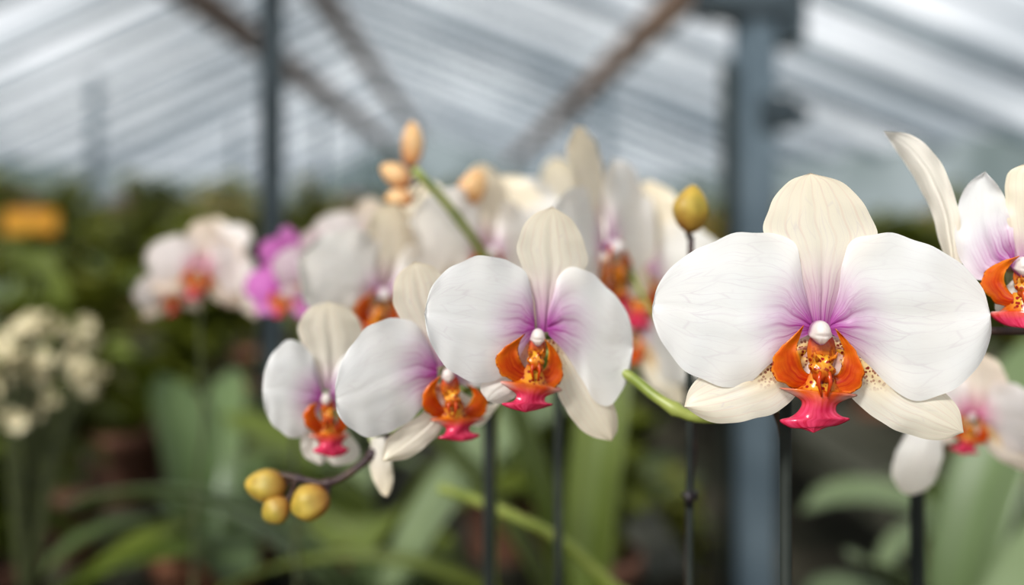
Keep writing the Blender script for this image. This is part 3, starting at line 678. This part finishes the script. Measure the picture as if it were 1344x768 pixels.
quad("wall_left",[(lx,Y0,0),(lx,Y1,0),(lx,Y1,lh),(lx,Y0,lh)],MW,"hazy glazed side wall")
quad("wall_right",[(rx,Y0,0),(rx,Y1,0),(rx,Y1,rh),(rx,Y0,rh)],MW,"hazy glazed side wall")
quad("wall_back",[(lx,Y1,0),(rx,Y1,0),(rx,Y1,rh),(RX,Y1,RH),(lx,Y1,lh)],MW,"hazy glazed gable wall")
n=0
y=3.0
while y<Y1:
    n+=1; mb=MB()
    for sg in (-1,1):
        ex,eh=EV[sg]; mb.tube([(RX,y,RH-.12),(ex,y,eh-.12)],.085,4)
    gobj("trim_%d"%n,mb,M_BAR,kind="structure",label="grey sloping roof rafter"); y+=(2.0 if y<26 else 4.0)
def truss(x,h,mat,label,s=.10,web=.28,r=.02):
    z=CAMZ+h; mb=MB()
    mb.box((x,26,z),(s,63,s)); mb.box((x,26,z+web),(s*.6,63,s*.6))
    yy=0
    while yy<56:
        mb.tube([(x,yy,z),(x,yy+.7,z+web)],r,5); mb.tube([(x,yy+.7,z+web),(x,yy+1.4,z)],r,5); yy+=1.4
    return gobj("roof_truss",mb,mat,label=label,cat="beam")
truss(-3.0,2.2,M_RUST,"rusty brown lengthwise roof truss",.17,.26)
truss(-2.6,3.65,M_RUST,"grey brown ridge truss",.24,.28,.03)
truss(2.18,2.0,M_RUST,"grey brown roof truss carried on posts",.17,.24)
def post(x,y,w,ztop,label,mat=M_STEEL,plate=True,chamfer=False):
    mb=MB()
    if chamfer:
        mb.lathe([(w*.5,0),(w*.5,ztop)],16); 
        mb.box((0,0,ztop/2),(w*.7,w*.98,ztop))
    else:
        mb.box((0,0,ztop/2),(w,w*.25,ztop)); mb.box((-w*.42,0,ztop/2),(w*.16,w*.9,ztop)); mb.box((w*.42,0,ztop/2),(w*.16,w*.9,ztop))
    o=obj("support_post",mb.mesh("support_post",mat,False),loc=G(x,y,0),rot=(0,0,ANG),label=label,cat="post",group="greenhouse support posts")
    if plate:
        mb=MB(); mb.box((0,0,.01),(w*2,w*2,.02)); obj("base_plate",mb.mesh("base_plate",M_STEELD,False),o)
    return o
p1=W(990,268,2.2)
inv=RZ.inverted(); q=inv@p1
pn=post(q.x,q.y,.098,4.15,"blue-grey steel post with dark clamps",chamfer=True)
mb=MB()
zc=CAMZ+(268-12)/F*2.2
mb.box((-.02,0,zc+.02),(.20,.14,.075)); mb.box((-.07,0,zc+.075),(.11,.12,.06)); mb.box((.07,0,zc-.02),(.05,.13,.12)); mb.tube([(-.13,-.02,zc+.05),(.11,-.02,zc+.05)],.028,10)
obj("bracket",mb.mesh("bracket",M_STEELD,False),pn,label="dark steel clamp bracket")
mb=MB(); zc=CAMZ+(268-150)/F*2.2
mb.box((.035,0,zc),(.075,.125,.07)); mb.tube([(.05,-.02,zc),(.085,-.02,zc),(.115,-.02,zc-.005)],[.030,.024,.012],10)
obj("bracket",mb.mesh("bracket",M_STEELD,False),pn,label="dark steel side clamp")
mb=MB(); mb.tube([(-.066,-.03,.05),(-.068,-.03,CAMZ-.3),(-.066,-.03,CAMZ-.03),(-.070,-.03,CAMZ+.15),(-.068,-.03,CAMZ+.31)],.013,8)
obj("cable",mb.mesh("cable",M_STAKE),pn,label="dark cable strapped beside post")
p1=W(357,268,1.335); q=inv@p1
post(q.x,q.y,.028,4.9,"slim dark grey steel post between two benches",M_STEELD)
for (x,ys,zt) in ((-3.05,(21,28,36),CAMZ+2.1),(2.18,(15.5,19.6,26,34,44),CAMZ+1.9),(-5.5,(15,24),CAMZ+1.9)):
    for yy in ys: post(x,yy,.13,zt,"grey steel roof post standing between benches",plate=False)

def bench(x0,x1,y0,y1,label="long galvanised greenhouse bench with slatted top"):
    cx=(x0+x1)/2; mb=MB(); w=x1-x0
    nS=max(5,int(w/.11))
    for i in range(nS):
        xx=x0+w*(i+.5)/nS; mb.box((xx-cx,(y0+y1)/2,BENCH-.012),(w/nS*.82,y1-y0,.024))
    mb.box((-w/2+.015,(y0+y1)/2,BENCH-.03),(.03,y1-y0,.07)); mb.box((w/2-.015,(y0+y1)/2,BENCH-.03),(.03,y1-y0,.07))
    root=bpy.data.objects.new("greenhouse_bench",None); COL.objects.link(root); root.location=G(cx,0,0); root.rotation_euler=(0,0,ANG)
    root["label"]=label; root["category"]="bench"; root["group"]="greenhouse benches"
    obj("bench_top",mb.mesh("bench_top",M_GALV,False),root)
    lm=MB(); lm.box((0,0,(BENCH-.03)/2),(.05,.05,BENCH-.03)); lme=lm.mesh("leg",M_GALV,False)
    k=max(2,int((y1-y0)/4)+1)
    for j in range(k):
        for sx in (-1,1): obj("leg",lme,root,(sx*(w/2-.06),y0+.1+(y1-y0-.2)*j/(k-1),0))
bench(-.86,.82,.05,1.29,"short galvanised greenhouse bench carrying orchid pots")
BX=[(-.86,.32,1.38,40),(.74,2.0,1.38,40),(-2.85,-1.0,1.38,44),(2.4,4.3,3,46),(-5.3,-3.25,4,46),(-7.9,-5.75,6,50)]
for b in BX: bench(*b)

def variant(kind,seed):
    rr=random.Random(seed); mb=MB()
    r=.07; h=.12
    if kind=='strap':
        pot_into(mb,r,h,0,1,n=14)
        for i in range(rr.randint(9,12)):
            leaf_into(mb,rr.uniform(0,6.28),rr.uniform(.18,.28),rr.uniform(.05,.08),rr.uniform(.7,1.4),rr.uniform(.6,1.8),z0=h*.9,r0=.01,mi=2,nu=4,nv=9,twist=rr.uniform(-.5,.5))
        return mb
    if kind=='grass':
        pot_into(mb,r,h,0,1,n=14)
        for i in range(26):
            leaf_into(mb,rr.uniform(0,6.28),rr.uniform(.24,.40),rr.uniform(.02,.034),rr.uniform(1.1,1.5),rr.uniform(.8,2.0),z0=h*.9,r0=rr.uniform(0,.03),mi=2,nu=2,nv=9)
        return mb
    pot_into(mb,r,h,0,1,n=14)
    for i in range(12):
        az=rr.uniform(0,6.28); R=rr.uniform(.02,.13); H=rr.uniform(.16,.35)
        mb.tube(crs([(0,0,h*.9),(R*.4*math.cos(az),R*.4*math.sin(az),h+H*.5),(R*math.cos(az),R*math.sin(az),h+H)],7),.003,5,mi=2)
        for j in range(13):
            t=rr.uniform(.25,1); cx,cy=R*t*math.cos(az),R*t*math.sin(az)
            leaf_into(mb,rr.uniform(0,6.28),rr.uniform(.06,.11),rr.uniform(.03,.055),rr.uniform(-.1,1.0),rr.uniform(.2,1.2),z0=h+H*t-.02,r0=0,mi=2,nu=2,nv=5,c=(cx,cy))
        if kind!='shrub':
            for j in range(4):
                cx,cy,cz=R*1.05*math.cos(az)+rr.uniform(-.05,.05),R*1.05*math.sin(az)+rr.uniform(-.05,.05),h+H+rr.uniform(-.03,.05)
                for q in range(5):
                    leaf_into(mb,q*1.256+rr.random(),.024,.022,.5,.5,z0=cz,mi=3,nu=2,nv=4,c=(cx,cy))
    return mb
fl_m={'creamy':M_CREAMF,'yellow':M_YELF,'magenta':M_MAGF,'strap':M_CREAMF,'grass':M_CREAMF,'shrub':M_CREAMF}
VAR=[]
spec=[('strap',M_LEAF,M_BLACKPOT),('strap',M_LEAFB,M_TERRA),('strap',M_LEAF,M_TERRA),('grass',M_LEAFD,M_BLACKPOT),('grass',M_LEAFY,M_TERRA),('shrub',M_LEAFD,M_BLACKPOT),('shrub',M_LEAFY,M_TERRA),('shrub',M_LEAFD,M_TERRA),('creamy',M_LEAFD,M_BLACKPOT),('yellow',M_LEAFY,M_TERRA),('magenta',M_LEAFD,M_BLACKPOT)]
NM={'strap':("potted_orchid_foliage","broad strap-leaved orchid plant in a pot","plant"),'grass':("potted_grass_plant","potted plant with long narrow arching leaves","plant"),'shrub':("potted_shrub","leafy green potted shrub on greenhouse bench","plant"),'creamy':("potted_flowering_plant","potted plant with clusters of cream flowers","plant"),'yellow':("potted_flowering_plant","potted plant with small yellow flowers","plant"),'magenta':("potted_flowering_plant","potted plant with small pink flowers","plant")}
for i,(k,lm,pm) in enumerate(spec):
    VAR.append((k,variant(k,100+i).mesh(NM[k][0],[pm,M_BARK,lm,fl_m[k]])))
def put(vi,loc,s,rz,label=None,group=None):
    k,me=VAR[vi]; nm,lb,ct=NM[k]
    o=bpy.data.objects.new(nm,me); COL.objects.link(o); o.location=loc; o.scale=(s,s,s); o.rotation_euler=(0,0,rz)
    o["label"]=label or lb; o["category"]=ct; o["group"]=group or "potted plants on greenhouse benches"
    return o
rr=random.Random(42); cnt=0
for (x0,x1,y0,y1) in BX:
    y=max(y0+.12,1.05)
    while y<min(y1,38):
        sp=.215+.052*y; nx=max(1,int((x1-x0-.1)/sp))
        for i in range(nx):
            x=x0+.1+(x1-x0-.2)*((i+.5)/nx)+rr.uniform(-.1,.1)*sp*.5
            w=G(x,y+rr.uniform(-.1,.1)*sp*.6,BENCH)
            rnd=(rr.random(),rr.uniform(.88,1.12),rr.uniform(0,6.28))
            if abs(w.x)>0.56*w.y+.2: continue
            px=HX+F*w.x/w.y
            if w.y<2.2 and abs(px-986)<32+F*.11/w.y: continue
            s=(1.0 if w.y<6 else 1.0+min(.5,.03*(w.y-6)))
            if w.y<2.2: vi=rr.choice([0,1,2,6,1,6,2]) if w.x>-.35 else rr.choice([0,1,5,2,6,7,6])
            elif w.y<4: vi=rr.choice([0,1,4,7,5,6,6,2,9,8,6])
            else: vi=rr.choice([3,4,5,6,7,6,4,8,9,6,6,1,10])
            if w.x<-.5 and w.y>4 and rnd[0]<.22: s*=1.45; vi=rr.choice([5,6,7])
            if w.x>1.8 and w.y>5 and rnd[0]<.2: s*=1.35; vi=rr.choice([5,6,7])
            if vi in (3,4) and w.y>2: s*=.9
            put(vi,w,s*rnd[1],rnd[2]); cnt+=1
        y+=sp
for (x,y,vi,s,rz) in ((-.60,1.14,6,1.0,.3),(-.36,1.18,1,1.0,1.2),(-.14,1.17,2,1.0,2.0),(.55,1.18,1,1.0,5.1),(.76,1.16,0,.95,.9),(-.76,.95,0,1.0,2.2),(.09,1.18,6,.9,2.9)):
    put(vi,Vector((x,y,BENCH)),s,rz); cnt+=1
# pots standing on the floor of the aisle behind the post
for i,(x,y,vi,s) in enumerate(((.55,2.75,6,1.15),(.50,3.35,1,1.6),(.56,3.95,6,1.5),(.52,4.6,7,1.5),(.54,5.3,6,1.7),(.52,6.1,5,1.7),(.54,7.0,6,1.8))):
    put(vi,G(x,y,0),s,i*1.3,"large leafy potted plant standing on the aisle floor","potted plants on the aisle floor"); cnt+=1
print("plants",cnt)
# cream flower cluster plant
pH=make_plant("potted_flowering_plant","potted plant with a dense rounded cluster of cream flowers","plant",(-.47,.96,BENCH),seed=23,nleaf=6)
rq=random.Random(5)
for cl in range(44):
    mb=MB(); a=rq.uniform(0,6.28); R=rq.uniform(0,1)**.55
    c=Vector((-.455+.055*R*math.cos(a),.96+rq.uniform(-.045,.045),1.142+.045*R*math.sin(a)))
    for q in range(6):
        leaf_into(mb,q*1.047+cl,.012,.010,.7,.5,z0=0,mi=0,nu=3,nv=5)
    base=Vector((-.47,.96,BENCH+.1))
    sb=MB(); sb.tube(crs([base-pH.location,(base+c)/2+Vector((0,0,.05))-pH.location,c-pH.location],8),.0011,5)
    st=obj("flower_stalk",sb.mesh("flower_stalk",M_MSTEM),pH)
    f=obj("blossom",mb.mesh("blossom",M_CREAMF),st,c-pH.location,rot=(math.radians(rq.uniform(10,110)),rq.uniform(-.4,.4),rq.uniform(-1.5,1.5)))
sg=W(40,291,3.0)
mb=MB(); mb.box((0,0,0),(.165,.012,.062)); mb.box((0,0,0),(.150,.016,.070))
s0=bpy.data.objects.new("plant_sign",None); COL.objects.link(s0); s0.location=(sg.x,sg.y,BENCH); s0["label"]="plain orange plant sign on a stake"; s0["category"]="sign"
obj("sign_board",mb.mesh("sign_board",M_SIGN,False),s0,(0,0,sg.z-BENCH))
mb=MB(); mb.tube([(0,.014,0),(0,.014,sg.z-BENCH)],.006,8); obj("sign_stake",mb.mesh("sign_stake",M_STAKE),s0)

def tall_leaves(loc,leaves,label,mat,potmat,seed):
    root=make_plant("potted_orchid",label,"orchid",loc,potmat=potmat,nleaf=3,ln=.16,wd=.06,seed=seed,leafmat=mat)
    for (az,ln,wd,th,bd) in leaves:
        mb=MB(); leaf_into(mb,math.radians(az),ln,wd,th,bd,z0=.10,r0=.005,nu=8,nv=18,twist=.3)
        obj("leaf",mb.mesh("leaf",mat),root,thick=.0012)
tall_leaves((0.06,0.88,BENCH),[(165,.40,.055,1.3,1.0),(150,.38,.055,1.45,.5),(60,.34,.05,1.5,.4),(185,.36,.055,1.0,1.5)],"budless orchid with long upright green leaves",M_LEAF,M_BLACKPOT,31)
tall_leaves((-0.13,0.94,BENCH),[(170,.36,.075,1.1,1.5),(25,.36,.07,1.35,1.2),(200,.34,.07,1.3,1.5)],"budless orchid with broad sage green leaves",M_LEAFB,M_TERRA,33)
tall_leaves((0.41,0.93,BENCH),[(10,.38,.085,1.15,1.4),(-14,.36,.08,.8,.9),(30,.36,.075,1.45,.9)],"budless orchid with broad grey-green leaves",M_LEAFB,M_TERRA,35)
tall_leaves((0.33,0.72,BENCH),[(5,.32,.075,1.15,1.6),(28,.32,.075,1.3,1.3)],"budless orchid with low broad grey-green leaves",M_LEAFB,M_BLACKPOT,37)
pI=make_plant("potted_orchid","orchid with a bare bright green arching stem","orchid",(0.12,0.64,BENCH),seed=41,nleaf=3,ln=.14)
add_stem(pI,[Vector((.12,.62,BENCH+.1)),W(850,830,.58),W(800,768,.57),W(740,712,.56),W(680,680,.55),W(620,655,.55),W(575,640,.55)],0.0038,0.0028,M_STEM,nodes=(.4,.65))

# ---------------- world and sun ----------------
w=bpy.data.worlds.new("sky"); sc.world=w; w.use_nodes=True; nt=w.node_tree; nt.nodes.clear()
tc=N(nt,'ShaderNodeTexCoord'); n1=noise(nt,vscale(nt,tc.outputs['Generated'],(1,1,2.5)),2.2,4)
c=mixc(nt,ramp(nt,n1,.35,.65),(0.84,0.87,0.90),(1.0,1.0,1.0))
bg=N(nt,'ShaderNodeBackground'); bg.inputs[1].default_value=1.22; link(nt,c,bg.inputs[0]); out=N(nt,'ShaderNodeOutputWorld'); link(nt,bg.outputs[0],out.inputs[0])
su=bpy.data.lights.new("sun",'SUN'); su.energy=9.6; su.angle=math.radians(12); su.color=(1,.965,.91)
so=bpy.data.objects.new("sun",su); COL.objects.link(so); so.rotation_euler=Euler((math.radians(42),math.radians(-34),0),'XYZ'); so.location=(0,-2,8)
